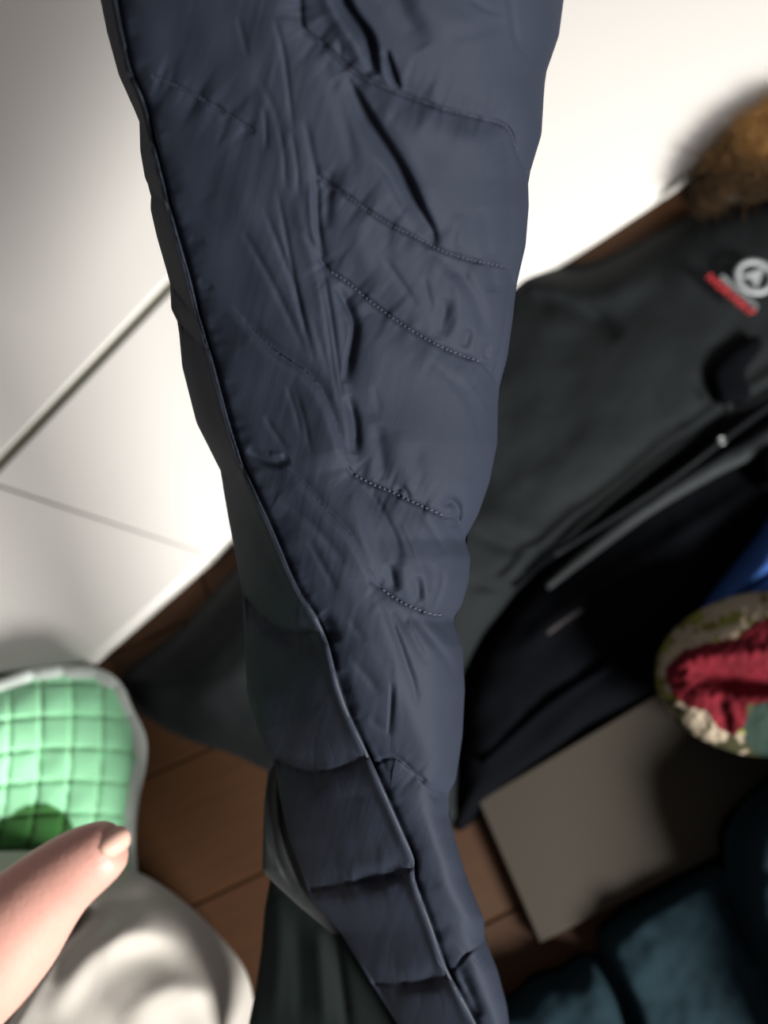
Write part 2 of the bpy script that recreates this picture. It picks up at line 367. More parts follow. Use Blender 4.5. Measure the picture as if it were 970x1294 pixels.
def text(name, body_, x, y, size, m, parent, squeeze=1.0):
    cu = bpy.data.curves.new(name, 'FONT'); cu.body = body_; cu.size = 1; cu.align_x = 'CENTER'; cu.align_y = 'CENTER'; cu.extrude = 0.05; cu.offset = 0.01; cu.space_character = 1.06
    tmp = bpy.data.objects.new('lettering_source', cu); COL.objects.link(tmp); bpy.context.view_layer.update()
    dg = bpy.context.evaluated_depsgraph_get(); me = bpy.data.meshes.new_from_object(tmp.evaluated_get(dg)); bpy.data.objects.remove(tmp)
    co = np.array([v.co[:] for v in me.vertices]); co[:, 0] *= squeeze
    W = o0+(ux*(x))*pxm+(uy*(y))*pxm+(co[:, :1]*ux+co[:, 1:2]*uy)*size*pxm+np.array([[0, 0, 1]])*(co[:, 2:]*0.02+0.0006)
    me.vertices.foreach_set('co', W.astype(np.float32).ravel()); me.materials.clear(); me.materials.append(m); me.update()
    o = bpy.data.objects.new(name, me); COL.objects.link(o); o.parent = parent; o.matrix_parent_inverse = Matrix.Translation(-Vector(parent.location)); return o
text('grey_lettering', 'GEOGRAPHICAL', 1, -31.5, 8.5, M_logog, jk, 0.92)
text('red_lettering', 'NORWAY', -4, -43.0, 14.5, M_logor, jk, 1.1)

# ------------------------------------------------------------------ blue garment, floral pouch, teal jacket
bl = relief('blue_garment', [(990, 640), (950, 686), (915, 730), (885, 770), (850, 822), (836, 862), (880, 905), (1100, 900), (1180, 700), (1120, 600)],
            lambda X, Y, d: 0.02+0.055*(1-np.exp(-d/12.0))+0.006*fbm(X/40, Y/40) - 0.016*np.exp(-(np.abs((Y-757)+(X-930)*0.75)/5.0)**2), M_blue, step=4, base=0.001)
tag(bl, 'royal blue fabric garment peeking out behind the floral pouch at the right edge', 'garment')
px_, py_ = 985, 852
A_, B_ = 158, 106
def pcol(X, Y, d):
    cream = np.array([0.24, 0.20, 0.15]); olive = np.array([0.10, 0.085, 0.022]); crim = np.array([0.085, 0.004, 0.009]); dk = np.array([0.03, 0.03, 0.012]); gg = np.array([0.014, 0.026, 0.021]); grn = np.array([0.14, 0.15, 0.03])
    n = fbm(X/11+3, Y/9, 2); c = np.where((n > -0.02)[..., None], cream, olive)
    c = np.where((fbm(X/20+40, Y/20+7, 2) < -0.20)[..., None], grn, c)
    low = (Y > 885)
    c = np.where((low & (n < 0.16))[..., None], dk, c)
    for (bx, by, rx, ry) in ((882, 905, 13, 10), (905, 930, 16, 9), (888, 917, 6, 5), (935, 762, 22, 11), (912, 770, 12, 8), (918, 798, 14, 7), (890, 806, 13, 8), (955, 775, 12, 10), (858, 822, 14, 7), (842, 838, 7, 14)):
        k = ((X-bx)/rx)**2+((Y-by)/ry)**2 + 0.7*fbm(X/7, Y/7, 1) < 1; c = np.where(k[..., None], cream*1.15, c)
    R = [(840, 845), (862, 822), (895, 812), (930, 806), (955, 785), (975, 778), (1100, 770), (1180, 850), (1000, 890), (945, 890), (940, 918), (925, 930), (905, 918), (893, 898), (868, 893), (850, 880), (840, 862)]
    r = inside(X+4*vnoise(X/9, Y/9), Y+4*vnoise(X/9+50, Y/9), R); c = np.where(r[..., None], crim*(1+0.5*vnoise(X/14, Y/14)[..., None]), c)
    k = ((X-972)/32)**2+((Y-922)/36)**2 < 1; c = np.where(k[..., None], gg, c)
    return np.clip(c, 0, 1)
def ptop(X, Y, d):
    r = np.clip(1-((X-px_)/A_)**2-((Y-py_)/B_)**2, 0, 1)
    H = 0.075+0.055*np.sqrt(r)
    H += 0.0022*fbm(X/8, Y/8, 2)*np.clip(d/8, 0, 1)
    stroke(H, X, Y, [(870, 850), (920, 858), (1000, 866), (1080, 880)], -0.022, 15); stroke(H, X, Y, [(850, 835), (900, 828), (1000, 820)], 0.004, 10)
    stroke(H, X, Y, [(905, 880), (915, 905), (920, 925)], -0.006, 9)
    return H
th_ = np.linspace(0, 2*np.pi, 40, endpoint=False)
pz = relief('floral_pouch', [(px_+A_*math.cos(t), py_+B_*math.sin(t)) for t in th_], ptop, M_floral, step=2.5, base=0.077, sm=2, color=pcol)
tag(pz, 'padded cream, olive and crimson floral pouch at the right edge, lying on blue fabric', 'pouch')
# underside rounded so that it rests on garment and board
def pouch_bottom():
    V = []; seg = 40; prof = [(1.0, 0.077), (0.97, 0.066), (0.85, 0.058), (0.6, 0.052), (0.3, 0.05)]
    for s, z in prof:
        for t in th_: V.append(at_z(px_+A_*s*math.cos(t), py_+B_*s*math.sin(t), 0.077)*[1, 1, 0]+[0, 0, z-0.026*(1-s)/.7 if s < 1 else z])
    F = [(i*seg+j, (i+1)*seg+j, (i+1)*seg+(j+1) % seg, i*seg+(j+1) % seg) for i in range(4) for j in range(seg)]; F.append(tuple(4*seg+j for j in range(seg)))
    return mesh_obj('pouch_underside', V, F, mat('floral_dark', (0.06, 0.06, 0.03), 0.9), pz)
pouch_bottom()

tj_l = at_z(850, 1230, 0)
tj = thing('teal_garment', 'dark teal folded padded garment lying on the floor in the bottom right corner', 'garment', (float(tj_l[0]), float(tj_l[1]), 0))
def ttop(X, Y, d):
    H = 0.050*(1-np.exp(-d/14.0))+0.008*fbm(X/60, Y/60)
    stroke(H, X, Y, [(745, 1180), (762, 1220), (785, 1262), (810, 1330)], -0.030, 11, taper=.15)
    stroke(H, X, Y, [(915, 1105), (935, 1160), (960, 1220)], -0.012, 8); stroke(H, X, Y, [(660, 1250), (700, 1225), (745, 1205)], 0.004, 14)
    stroke(H, X, Y, [(765, 1170), (830, 1140), (900, 1095)], 0.006, 18)
    return H
relief('body_panel', [(560, 1300), (640, 1262), (672, 1236), (712, 1222), (745, 1196), (760, 1170), (830, 1130), (912, 1086), (990, 1070), (1130, 1060), (1150, 1450), (560, 1450)], ttop, M_teal, tj, step=5, base=0.001)
relief('sleeve_panel', [(930, 1090), (930, 1058), (944, 1028), (975, 1000), (1040, 960), (1150, 960), (1160, 1420), (1030, 1400), (985, 1290), (960, 1200), (938, 1140)],
       lambda X, Y, d: 0.05+0.055*(1-np.exp(-d/18.0))+0.006*fbm(X/40, Y/40)+0.03*np.clip((X-1010)/90, 0, 1)**2, M_teal, tj, step=5, base=0.03)  # extra rise beyond the frame edge, added to block low lamp light

# ------------------------------------------------------------------ green quilted pad
gl_ = at_z(80, 960, 0)
gp = thing('quilted_pad', 'mint green quilted pad with pale binding and a dark green spot, left edge', 'pad', (float(gl_[0]), float(gl_[1]), 0))
gpoly = [(-160, 905), (-60, 884), (0, 866), (45, 851), (90, 846), (128, 850), (152, 866), (166, 896), (182, 932), (181, 968), (172, 1010), (168, 1060), (171, 1108), (160, 1122), (60, 1126), (-160, 1130)]
def quilt(X, Y):
    # warped grid of stitched lines
    u = X+0.10*(Y-960)+10*np.sin(Y/90.0); v = Y-0.00035*(X-60)**2+6*np.sin(X/70.0)
    return u, v
def gtop(X, Y, d):
    u, v = quilt(X, Y)
    fu = np.abs(((u-2)/39.0) % 1-0.5)*2; fv = np.abs(((v-8)/41.0) % 1-0.5)*2
    H = 0.066+0.026*(1-np.exp(-d/26.0))-0.0032*np.exp(-((1-fu)/0.10)**2)-0.0032*np.exp(-((1-fv)/0.10)**2)+0.0016*(1-fu**2)*(1-fv**2)
    return H+0.010*fbm(X/110, Y/110)
def gcol(X, Y, d):
    mint = np.array([0.36, 0.86, 0.50]); dark = np.array([0.035, 0.17, 0.03])
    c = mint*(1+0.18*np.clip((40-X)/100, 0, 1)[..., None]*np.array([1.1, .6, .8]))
    k = (((X-48)/46)**2+((Y-1060)/44)**2 < 1+0.2*vnoise(X/14, Y/14)) | (inside(X, Y, [(-60, 1045), (5, 1035), (45, 1030), (90, 1060), (85, 1130), (-60, 1130)]))
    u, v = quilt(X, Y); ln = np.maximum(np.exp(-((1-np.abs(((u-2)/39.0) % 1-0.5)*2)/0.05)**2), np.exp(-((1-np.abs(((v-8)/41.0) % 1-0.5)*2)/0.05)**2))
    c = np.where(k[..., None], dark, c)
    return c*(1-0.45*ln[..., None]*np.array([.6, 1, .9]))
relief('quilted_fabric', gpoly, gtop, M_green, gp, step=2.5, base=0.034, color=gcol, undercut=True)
gb = catmull(gpoly[:13], 6); gbz = gtop(gb[:, 0], gb[:, 1], np.full(len(gb), 2.0)); g3 = at_z(gb[:, 0]-7, gb[:, 1]+4, gbz+0.001)
tube('binding', g3, 0.0062, M_bind, gp, seg=10, res=1)

# ------------------------------------------------------------------ white crumpled cloth and hand
cl_poly = [(-260, 1110), (-120, 1084), (0, 1076), (60, 1078), (110, 1092), (165, 1100), (200, 1116), (245, 1150), (285, 1192), (310, 1228), (322, 1275), (330, 1340), (320, 1500), (-260, 1500)]
def ctop(X, Y, d):
    H = 0.105+0.075*(1-np.exp(-d/55.0))+0.010*fbm(X/90+4, Y/90, 2)
    S = lambda *a, **k: stroke(H, X, Y, *a, **k)
    S([(110, 1172), (160, 1140), (215, 1128)], -0.003, 16); S([(120, 1190), (190, 1165), (250, 1170)], 0.003, 24)
    S([(60, 1290), (110, 1215), (170, 1180), (240, 1190)], 0.0042, 16); S([(90, 1290), (150, 1225), (215, 1215), (270, 1240)], -0.0024, 24)
    S([(-30, 1335), (0, 1292), (40, 1228), (80, 1182), (118, 1148)], -0.040, 9, taper=.15)
    S([(150, 1294), (215, 1250), (270, 1260), (300, 1290)], 0.003, 16); S([(60, 1240), (100, 1190), (140, 1160)], -0.0036, 9)
    return H
clo = relief('white_cloth', cl_poly, ctop, M_cloth, step=4, base=0.002, undercut=True)
tag(clo, 'crumpled off-white cloth bundle under the hand in the bottom left corner', 'cloth')

hl = at_d(-60, 1200, 0.33)
hand = thing('hand', 'bare light-skinned hand with the thumb stretched out, resting on the off-white cloth', 'person', tuple(float(v) for v in hl))
hand['label'] = 'person seen only as a bare hand, thumb stretched out over the off-white cloth'
def skin_mesh(name, chains, m, parent, levels=2):
    V, E, R = [], [], []
    for ch in chains:
        prev = None
        for (p, r) in ch:
            if isinstance(p, int): prev = p; continue
            V.append(tuple(p)); R.append(r); i = len(V)-1
            if prev is not None: E.append((prev, i))
            prev = i
    me = bpy.data.meshes.new(name); me.from_pydata(V, E, []); o = bpy.data.objects.new(name, me); COL.objects.link(o)
    sk = o.modifiers.new('skin', 'SKIN'); sk.use_smooth_shade = True; sk.branch_smoothing = 0.5
    sv = me.skin_vertices[0].data
    for i, r in enumerate(R): sv[i].radius = r if isinstance(r, tuple) else (r, r); sv[i].use_root = (i == 0)
    ss = o.modifiers.new('sub', 'SUBSURF'); ss.levels = levels; ss.render_levels = levels
    bpy.context.view_layer.update(); dg = bpy.context.evaluated_depsgraph_get(); m2 = bpy.data.meshes.new_from_object(o.evaluated_get(dg)); bpy.data.objects.remove(o)
    m2.materials.clear(); m2.materials.append(m)
    for p in m2.polygons: p.use_smooth = True
    o = bpy.data.objects.new(name, m2); COL.objects.link(o); o.parent = parent; o.matrix_parent_inverse = Matrix.Translation(-Vector(parent.location)); return o
D = lambda x, y, d: at_d(x, y, d)
h_chains = [
    [(D(-330, 1520, .300), .030), (D(-230, 1420, .300), .030), (D(-130, 1320, .300), .032), (D(-60, 1250, .300), .030), (D(0, 1192, .299), .0262), (D(38, 1148, .297), .0205), (D(75, 1110, .294), .0168), (D(108, 1087, .292), .0150), (D(136, 1072, .291), .0125), (D(153, 1064, .291), .0085)],
    [(2, 0), (D(-190, 1210, .305), .017), (D(-230, 1110, .300), .0098), (D(-225, 1020, .302), .0088), (D(-200, 975, .325), .0075)],
    [(1, 0), (D(-255, 1250, .305), .016), (D(-300, 1130, .300), .0098), (D(-305, 1040, .302), .0088), (D(-290, 1000, .325), .0075)],
    [(1, 0), (D(-310, 1300, .305), .016), (D(-370, 1190, .300), .0096), (D(-385, 1100, .302), .0086), (D(-370, 1060, .325), .0072)],
    [(0, 0), (D(-370, 1370, .305), .015), (D(-430, 1280, .300), .0088), (D(-455, 1210, .303), .0078), (D(-445, 1180, .322), .0066)]]
skin_mesh('hand_skin', h_chains, M_skin, hand)
# thumb nail: curved plate on the tip
def nail():
    V, F = [], []; nu, nv = 9, 7
    c0 = D(147, 1062, .2838); ax = D(156, 1056, .2852)-D(138, 1068, .2812); ax /= np.linalg.norm(ax)
    view = c0-np.array([0, 0, CAMZ]); view /= np.linalg.norm(view); sd = np.cross(ax, view); sd /= np.linalg.norm(sd); upn = np.cross(sd, ax); upn = upn*np.sign(-(upn @ view))
    for i in range(nu):
        for j in range(nv):
            u = i/(nu-1)*2-1; v = j/(nv-1)*2-1; w = 0.0052*math.sqrt(max(0, 1-0.55*abs(u)**3))
            V.append(c0+ax*u*0.0060+sd*v*w*0.95-upn*(0.0034*v*v+0.0012*u*u+0.0008))
    for i in range(nu-1):
        for j in range(nv-1): F.append((i*nv+j, (i+1)*nv+j, (i+1)*nv+j+1, i*nv+j+1))
    o = mesh_obj('thumbnail', V, F, M_nail, hand); s = o.modifiers.new('thick', 'SOLIDIFY'); s.thickness = 0.0006; return o
nail()

# ------------------------------------------------------------------ THE PUFFER SLEEVE
XL = np.array([(-40, -420), (60, -200), (112, -60), (127, 0), (135, 40), (150, 95), (168, 135), (176, 152), (177, 190), (183, 225), (191, 242), (190, 264), (198, 299), (215, 358), (216, 390), (225, 408), (230, 463), (248, 534), (281, 600), (281, 612), (289, 658), (301, 722), (306, 749), (308, 790), (312, 876), (325, 920), (347, 962), (352, 1000), (365, 1060), (393, 1137), (430, 1178), (455, 1220), (480, 1260), (502, 1294), (560, 1400), (600, 1480)], float)
XR = np.array([(820, -420), (745, -200), (718, -60), (712, 0), (706, 45), (689, 94), (687, 120), (684, 170), (667, 226), (668, 260), (664, 310), (652, 362), (648, 400), (641, 450), (631, 488), (629, 510), (628, 560), (618, 610), (604, 650), (587, 681), (594, 705), (592, 735), (583, 765), (572, 783), (584, 818), (587, 870), (584, 930), (576, 985), (567, 1003), (567, 1030), (575, 1060), (590, 1110), (611, 1160), (613, 1187), (628, 1225), (640, 1270), (643, 1294), (665, 1400), (685, 1480)], float)
SA = np.array([(60, -420), (110, -200), (138, -60), (146, 0), (158, 60), (166, 92), (184, 136), (196, 190), (206, 230), (222, 290), (238, 345), (252, 400), (268, 455), (288, 530), (306, 586), (342, 665), (375, 742), (399, 779), (414, 813), (426, 859), (440, 900), (462, 947), (486, 1000), (508, 1050), (523, 1086), (524, 1111), (546, 1172), (564, 1223), (601, 1293), (650, 1400), (680, 1480)], float)
SB = np.array([(385, -420), (385, 0), (393, 90), (400, 200), (411, 340), (425, 420), (436, 500), (447, 600), (462, 670), (482, 745), (500, 820), (520, 890), (545, 965)], float)
_dep = np.polyfit([-420, 0, 330, 650, 950, 1294, 1480], [.290, .325, .356, .383, .408, .425, .435], 3)
DEP = lambda y: np.polyval(_dep, y)
cuts_side = [[(100, 60), (150, 98), (172, 96)], [(150, 130), (176, 153), (205, 200)], [(180, 235), (191, 242), (215, 262)], [(200, 352), (215, 360), (245, 395)], [(205, 400), (225, 409), (260, 440)], [(260, 590), (281, 606), (306, 590)], [(290, 730), (306, 752), (361, 800), (400, 800)], [(340, 957), (350, 962), (389, 975), (424, 972), (462, 955), (470, 950)], [(370, 1128), (448, 1114), (504, 1103), (524, 1092)], [(440, 1240), (500, 1243), (556, 1236), (570, 1228)]]
cuts_left = [[(160, 70), (195, 97), (232, 113), (280, 140), (320, 166), (400, 210)], [(240, 330), (292, 385), (344, 440), (386, 469), (415, 508), (441, 585), (460, 640)], [(300, 562), (318, 571), (340, 580), (362, 582), (373, 600), (414, 646), (442, 675), (474, 732), (500, 790)], ]
cuts_right = [[(380, 0), (383, 35), (400, 50), (430, 76), (455, 96), (490, 112), (520, 124), (560, 138), (600, 148), (639, 160), (652, 190), (668, 226)],
              [(405, 225), (437, 247), (470, 270), (498, 287), (525, 300), (560, 318), (600, 330), (640, 338), (650, 360)],
              [(405, 328), (417, 343), (440, 358), (470, 383), (500, 405), (530, 424), (560, 440), (590, 452), (610, 459), (632, 488)],
              [(440, 592), (447, 600), (470, 612), (495, 622), (520, 634), (545, 645), (560, 652), (578, 656), (587, 681)],
              [(470, 735), (482, 744), (500, 757), (520, 767), (545, 776), (560, 777), (575, 783)],
              [(475, 964), (500, 957), (526, 978), (545, 995), (568, 1002)],
              [(560, 1232), (575, 1222), (590, 1204), (613, 1190)]]
nyy, nxx = 760, 330
ys = np.concatenate([np.linspace(-420, -12, 60, endpoint=False), np.linspace(-12, 1306, nyy-90), np.linspace(1310, 1350, 30)]); nyy = len(ys)
th = np.linspace(0, np.pi, nxx); uu = 0.5-0.5*np.cos(th)*0.35-0.65*0.5*(1-2*np.linspace(0, 1, nxx))
uu = (uu-uu[0])/(uu[-1]-uu[0])
def smooth_interp(y, P, k=2):
    v = np.interp(y, P[:, 1], P[:, 0])
    return v
def sm(v, k=5):
    w = np.hanning(k+2)[1:-1]; w /= w.sum(); p = np.pad(v, k//2, mode='edge'); return np.convolve(p, w, 'valid')
xl = sm(np.interp(ys, XL[:, 1], XL[:, 0]), 7); xr = sm(np.interp(ys, XR[:, 1], XR[:, 0]), 7); xa = sm(np.interp(ys, SA[:, 1], SA[:, 0]), 9)
X = xl[:, None]+(xr-xl)[:, None]*uu[None]; Y = np.repeat(ys[:, None], nxx, 1)
XA = xa[:, None]; XRr = xr[:, None]; XLl = xl[:, None]
dep = DEP(Y); mpp = dep/FP                       # metres per pixel
_ws = np.polyval(np.polyfit(ys, xr-xl, 5), ys); wm = _ws[:, None]*mpp[:, :1]
Rf = 0.29*wm; _q = np.clip((Y[:, :1]-330)/560.0, 0, 1); hA = (0.21+0.37*_q*_q*(3-2*_q))*wm; Rf = 0.5*(Rf+hA*1.02+np.sqrt((Rf-hA*1.02)**2+0.01**2))
c = np.clip((X-XA)/(XRr-XA), 0, 1)
front = np.where(c < 0.45, hA+(Rf-hA)*np.sin(np.clip(c/0.45, 0, 1)*np.pi/2), Rf*np.power(np.clip(1-np.clip((c-0.45)/0.55, 0, 1)**2.6, 0, 1), 1/2.2))
t = np.clip((XA-X)/np.maximum(XA-XLl, 1), 0, 1)
side = hA*np.power(np.clip(1-t**1.3, 0, 1), 0.85)
H = np.where(X < XA, side, front)
edge = np.clip(np.minimum(X-XLl, XRr-X)/6.0, 0, 1)
W = np.zeros_like(H)                              # relief on top, metres
S = lambda P, amp, w, **k: stroke(W, X, Y, P, amp*0.001*(0.62 if abs(amp) < 1.7 else 0.85), w*1.2, **k)
isr = (X >= np.interp(Y, SB[:, 1], SB[:, 0])) & (Y < 985)
lab = np.zeros(X.shape, int)
def cut_y(P, X): P = np.asarray(P, float); return np.interp(X, P[:, 0], P[:, 1])
below6 = Y > cut_y(cuts_right[5], X)
left = X < XA
mid = (~left) & (~isr) & (~below6)
lab = np.where(left, 100+sum((Y > cut_y(P, X)).astype(int) for P in cuts_side), np.where(mid, 200+sum((Y > cut_y(P, X)).astype(int) for P in cuts_left), 300+sum((Y > cut_y(P, X)).astype(int) for P in cuts_right)))
# puffing between quilt lines
def valley(P, mask, a_broad, w_broad, a_sharp, w_sharp, smooth=False):
    T_ = np.zeros_like(W); P = catmull(P, 4)
    d, s, a, L, _, _ = seg_dist(X, Y, P); end = np.clip(np.minimum(a+10, L-a+10)/14.0, 0, 1)
    pk = 1+0.9*fbm(a/9.0, d/40.0, 2)
    V_ = -a_broad*np.exp(-(d/w_broad)**1.5)*(0.8+0.25*pk)-a_sharp*np.exp(-(d/w_sharp)**2)*(0.6+0.5*pk)
    # little gathers running away from the seam
    V_ += 0.0015*fbm(a/15.0, d/70.0+11, 2)*np.exp(-(d/34.0)**2)*np.clip(d/4.0, 0, 1)
    W[:] += np.where(mask, V_, 0)
for i, P in enumerate(cuts_side): valley(P, X < XA+4, .0035, 16, .0012, 3.0)
valley(cuts_left[0][1:5], ~left, .0008, 30, .0006, 2.2)
mright = ~left
for i, (P, ab, wb) in enumerate(zip(cuts_right, (.0032, .0022, .0030, .0040, .0036, .0026, .003), (22, 20, 22, 24, 18, 26, 20))):
    valley(P, mright, ab, wb, .0013, 2.6)
# seam A: ridge of piping and groove beside it
d, s, a, L, _, _ = seg_dist(X, Y, catmull(SA, 3)); sgn = np.where(X < XA, -1, 1)
W += np.where(sgn > 0, -.0030*np.exp(-(d/5.0)**2)-.0035*np.exp(-(d/17.0)**1.6)*(0.7+0.5*vnoise(a/26.0, a*0)), 0)
W += np.where(sgn < 0, .0022*np.exp(-((d-6)/6.0)**2), 0)
W += np.where(sgn > 0, .0015*fbm(a/16.0, d/50.0, 2)*np.exp(-((d-9)/11.0)**2), 0)
# the left lobe folded over the right one
sb = catmull(SB[3:], 3); d, s, a, L, _, _ = seg_dist(X, Y, sb); sd = d*np.where(X < np.interp(Y, SB[:, 1], SB[:, 0]), -1, 1)
amp = np.interp(Y, [380, 520, 700, 880, 960], [0, .0040, .0050, .0030, 0])
W += amp/(1+np.exp(np.clip(sd/4.0, -30, 30)))*np.exp(-(np.minimum(sd, 0)/90.0)**2)
# lobe edges on the left half
lob = catmull([(292, 387), (344, 440), (386, 469), (415, 510), (441, 587)], 5); d, s, a, L, _, _ = seg_dist(X, Y, lob)
en = np.clip(np.minimum(a, (L-a)*2)/45.0, 0, 1); below = Y > np.interp(X, lob[:, 0], lob[:, 1])
W += .0030*en*np.where(below, np.exp(-(d/38.0)**2)*(1-np.exp(-(d/7.0)**2)), -0.55*np.exp(-(d/9.0)**2))*(X > XA)
lob = catmull([(345, 590), (373, 600), (414, 646), (442, 675), (474, 732), (490, 770)], 5); d, s, a, L, _, _ = seg_dist(X, Y, lob)
en = np.clip(np.minimum(a, (L-a))/40.0, 0, 1); below = Y > np.interp(X, lob[:, 0], lob[:, 1])
W += .0022*en*np.where(below, np.exp(-(d/34.0)**2)*(1-np.exp(-(d/6.0)**2)), -0.5*np.exp(-(d/8.0)**2))*(X > XA)
# hand-placed folds of the right half, top to bottom
S([(423, -30), (445, 15), (468, 48), (476, 95)], -7.5, 10, one=1); S([(400, -30), (425, 20), (450, 60), (462, 90)], 2.5, 9)
S([(488, 62), (497, 88), (506, 114)], -4.0, 6, one=1); S([(480, 70), (486, 95), (492, 108)], 1.5, 5)
S([(490, -40), (512, 20), (536, 60)], -2.6, 13); S([(505, -20), (560, 30), (620, 60)], 2.2, 26); S([(560, 45), (600, 42), (640, 25)], -1.4, 9)
S([(590, -5), (615, 12), (640, 16)], -1.0, 3.5); S([(640, -60), (650, 40), (668, 70), (690, 96)], -1.4, 4, taper=.1); S([(428, 50), (430, 62), (430, 74)], -1.2, 3)
S([(434, 92), (471, 156), (508, 215), (530, 262), (547, 296), (544, 316)], -7.0, 13, one=1); S([(455, 92), (500, 160), (535, 225), (560, 290)], 2.6, 15)
S([(400, 60), (425, 120), (440, 170), (448, 220)], -1.6, 7); S([(410, 40), (445, 110), (480, 180), (500, 250)], 1.3, 9); S([(471, 200), (491, 225), (512, 268)], -1.2, 3.5)
S([(520, 130), (560, 170), (620, 190)], 2.0, 26); S([(530, 175), (580, 200), (620, 200)], -1.0, 14)
S([(639, 162), (641, 200), (645, 260), (643, 330)], -0.9, 5); S([(610, 262), (612, 290), (606, 322)], -1.4, 7); S([(580, 270), (582, 300), (590, 322)], 1.0, 7)
S([(482, 322), (505, 355), (528, 388)], -1.3, 4); S([(535, 350), (541, 375), (548, 398)], -1.3, 4); S([(562, 376), (560, 405), (552, 430)], -2.8, 7); S([(566, 326), (596, 368), (608, 400), (612, 424)], -2.4, 7)
S([(575, 345), (580, 385), (578, 430)], 1.6, 7); S([(618, 322), (622, 345), (622, 370)], -2.4, 6); S([(592, 415), (586, 440)], -2.0, 6); S([(615, 434), (613, 455)], -1.8, 4); S([(450, 290), (458, 320), (470, 350)], 0.9, 10); S([(498, 280), (492, 310), (490, 330)], -1.0, 6)
S([(544, 316), (560, 330), (572, 352)], -1.2, 5)
S([(645, 342), (641, 380), (634, 430), (620, 484)], -1.8, 5, one=-1, taper=.1); S([(640, 345), (655, 362)], -0.8, 3)
S([(424, 362), (436, 385), (446, 412), (441, 448), (434, 484)], -4.4, 6.5, one=-1); S([(458, 400), (470, 450), (462, 520)], 1.8, 22)
S([(438, 500), (447, 530), (449, 560), (446, 574)], -3.8, 5.5); S([(476, 535), (480, 570), (486, 606)], -2.2, 8); S([(527, 560), (528, 595), (531, 625)], -1.2, 8); S([(472, 485), (476, 505), (481, 522)], -0.6, 4)
S([(505, 600), (506, 570), (504, 545)], 0.9, 9); S([(541, 455), (575, 485), (598, 520), (612, 575)], -1.1, 5); S([(572, 473), (600, 505), (616, 545)], -1.0, 4.5); S([(590, 475), (612, 505), (622, 530)], -0.7, 4)
S([(560, 640), (570, 634), (578, 642), (578, 656), (574, 668)], -4.6, 4.5); S([(498, 620), (508, 617), (518, 630)], -2.2, 3); S([(590, 600), (590, 640), (582, 664)], 1.4, 8)
S([(458, 612), (485, 650), (502, 690), (503, 715)], -2.2, 6); S([(487, 636), (505, 665), (520, 700), (530, 725)], -1.3, 3.5); S([(470, 612), (500, 655), (520, 690), (535, 740)], 1.5, 7); S([(526, 640), (545, 668), (562, 700)], -1.4, 4); S([(566, 672), (575, 682), (583, 692)], -1.2, 3.5)
S([(545, 645), (565, 680), (578, 720)], 1.2, 8); S([(491, 712), (495, 728), (500, 748)], -2.6, 5); S([(526, 728), (528, 745), (530, 762)], -2.2, 5); S([(560, 722), (556, 745), (545, 772)], -2.8, 5, one=-1); S([(546, 712), (546, 730), (543, 748)], -1.6, 5); S([(508, 700), (512, 735), (515, 758)], 1.3, 6); S([(537, 715), (538, 745), (538, 765)], 1.2, 5)
S([(483, 760), (500, 800), (520, 857), (527, 892)], -1.8, 4); S([(500, 768), (522, 805), (540, 840)], -1.8, 5); S([(518, 775), (545, 808), (566, 835), (578, 868)], -2.0, 5); S([(495, 775), (512, 820), (528, 860)], 1.5, 6); S([(530, 782), (560, 812), (580, 850)], 1.2, 7); S([(548, 782), (572, 808), (584, 835)], -1.2, 4)
S([(494, 862), (493, 895), (490, 928)], -2.4, 4, one=-1); S([(503, 800), (501, 850), (503, 930)], 0.8, 5); S([(440, 830), (462, 852), (480, 878)], -1.4, 5); S([(455, 800), (480, 850), (500, 880)], 1.0, 9)
S([(430, 848), (437, 875), (449, 905)], -3.0, 6); S([(404, 776), (414, 790), (420, 812)], -5.5, 7); S([(466, 905), (480, 918), (496, 928)], -1.4, 5); S([(505, 968), (530, 985), (548, 1008)], 1.0, 12); S([(545, 1010), (558, 1000), (568, 997)], -2.4, 8)
S([(520, 880), (540, 930), (545, 980)], 1.6, 24)
S([(523, 1108), (540, 1112), (556, 1122)], -1.0, 5); S([(560, 1060), (575, 1110), (590, 1160)], 1.5, 22); S([(540, 1140), (570, 1150), (590, 1175)], -0.8, 8)
S([(578, 1222), (590, 1245), (606, 1284)], -3.2, 5); S([(590, 1222), (605, 1250), (622, 1290)], 1.6, 7); S([(568, 1240), (580, 1270), (590, 1310)], 1.2, 5)
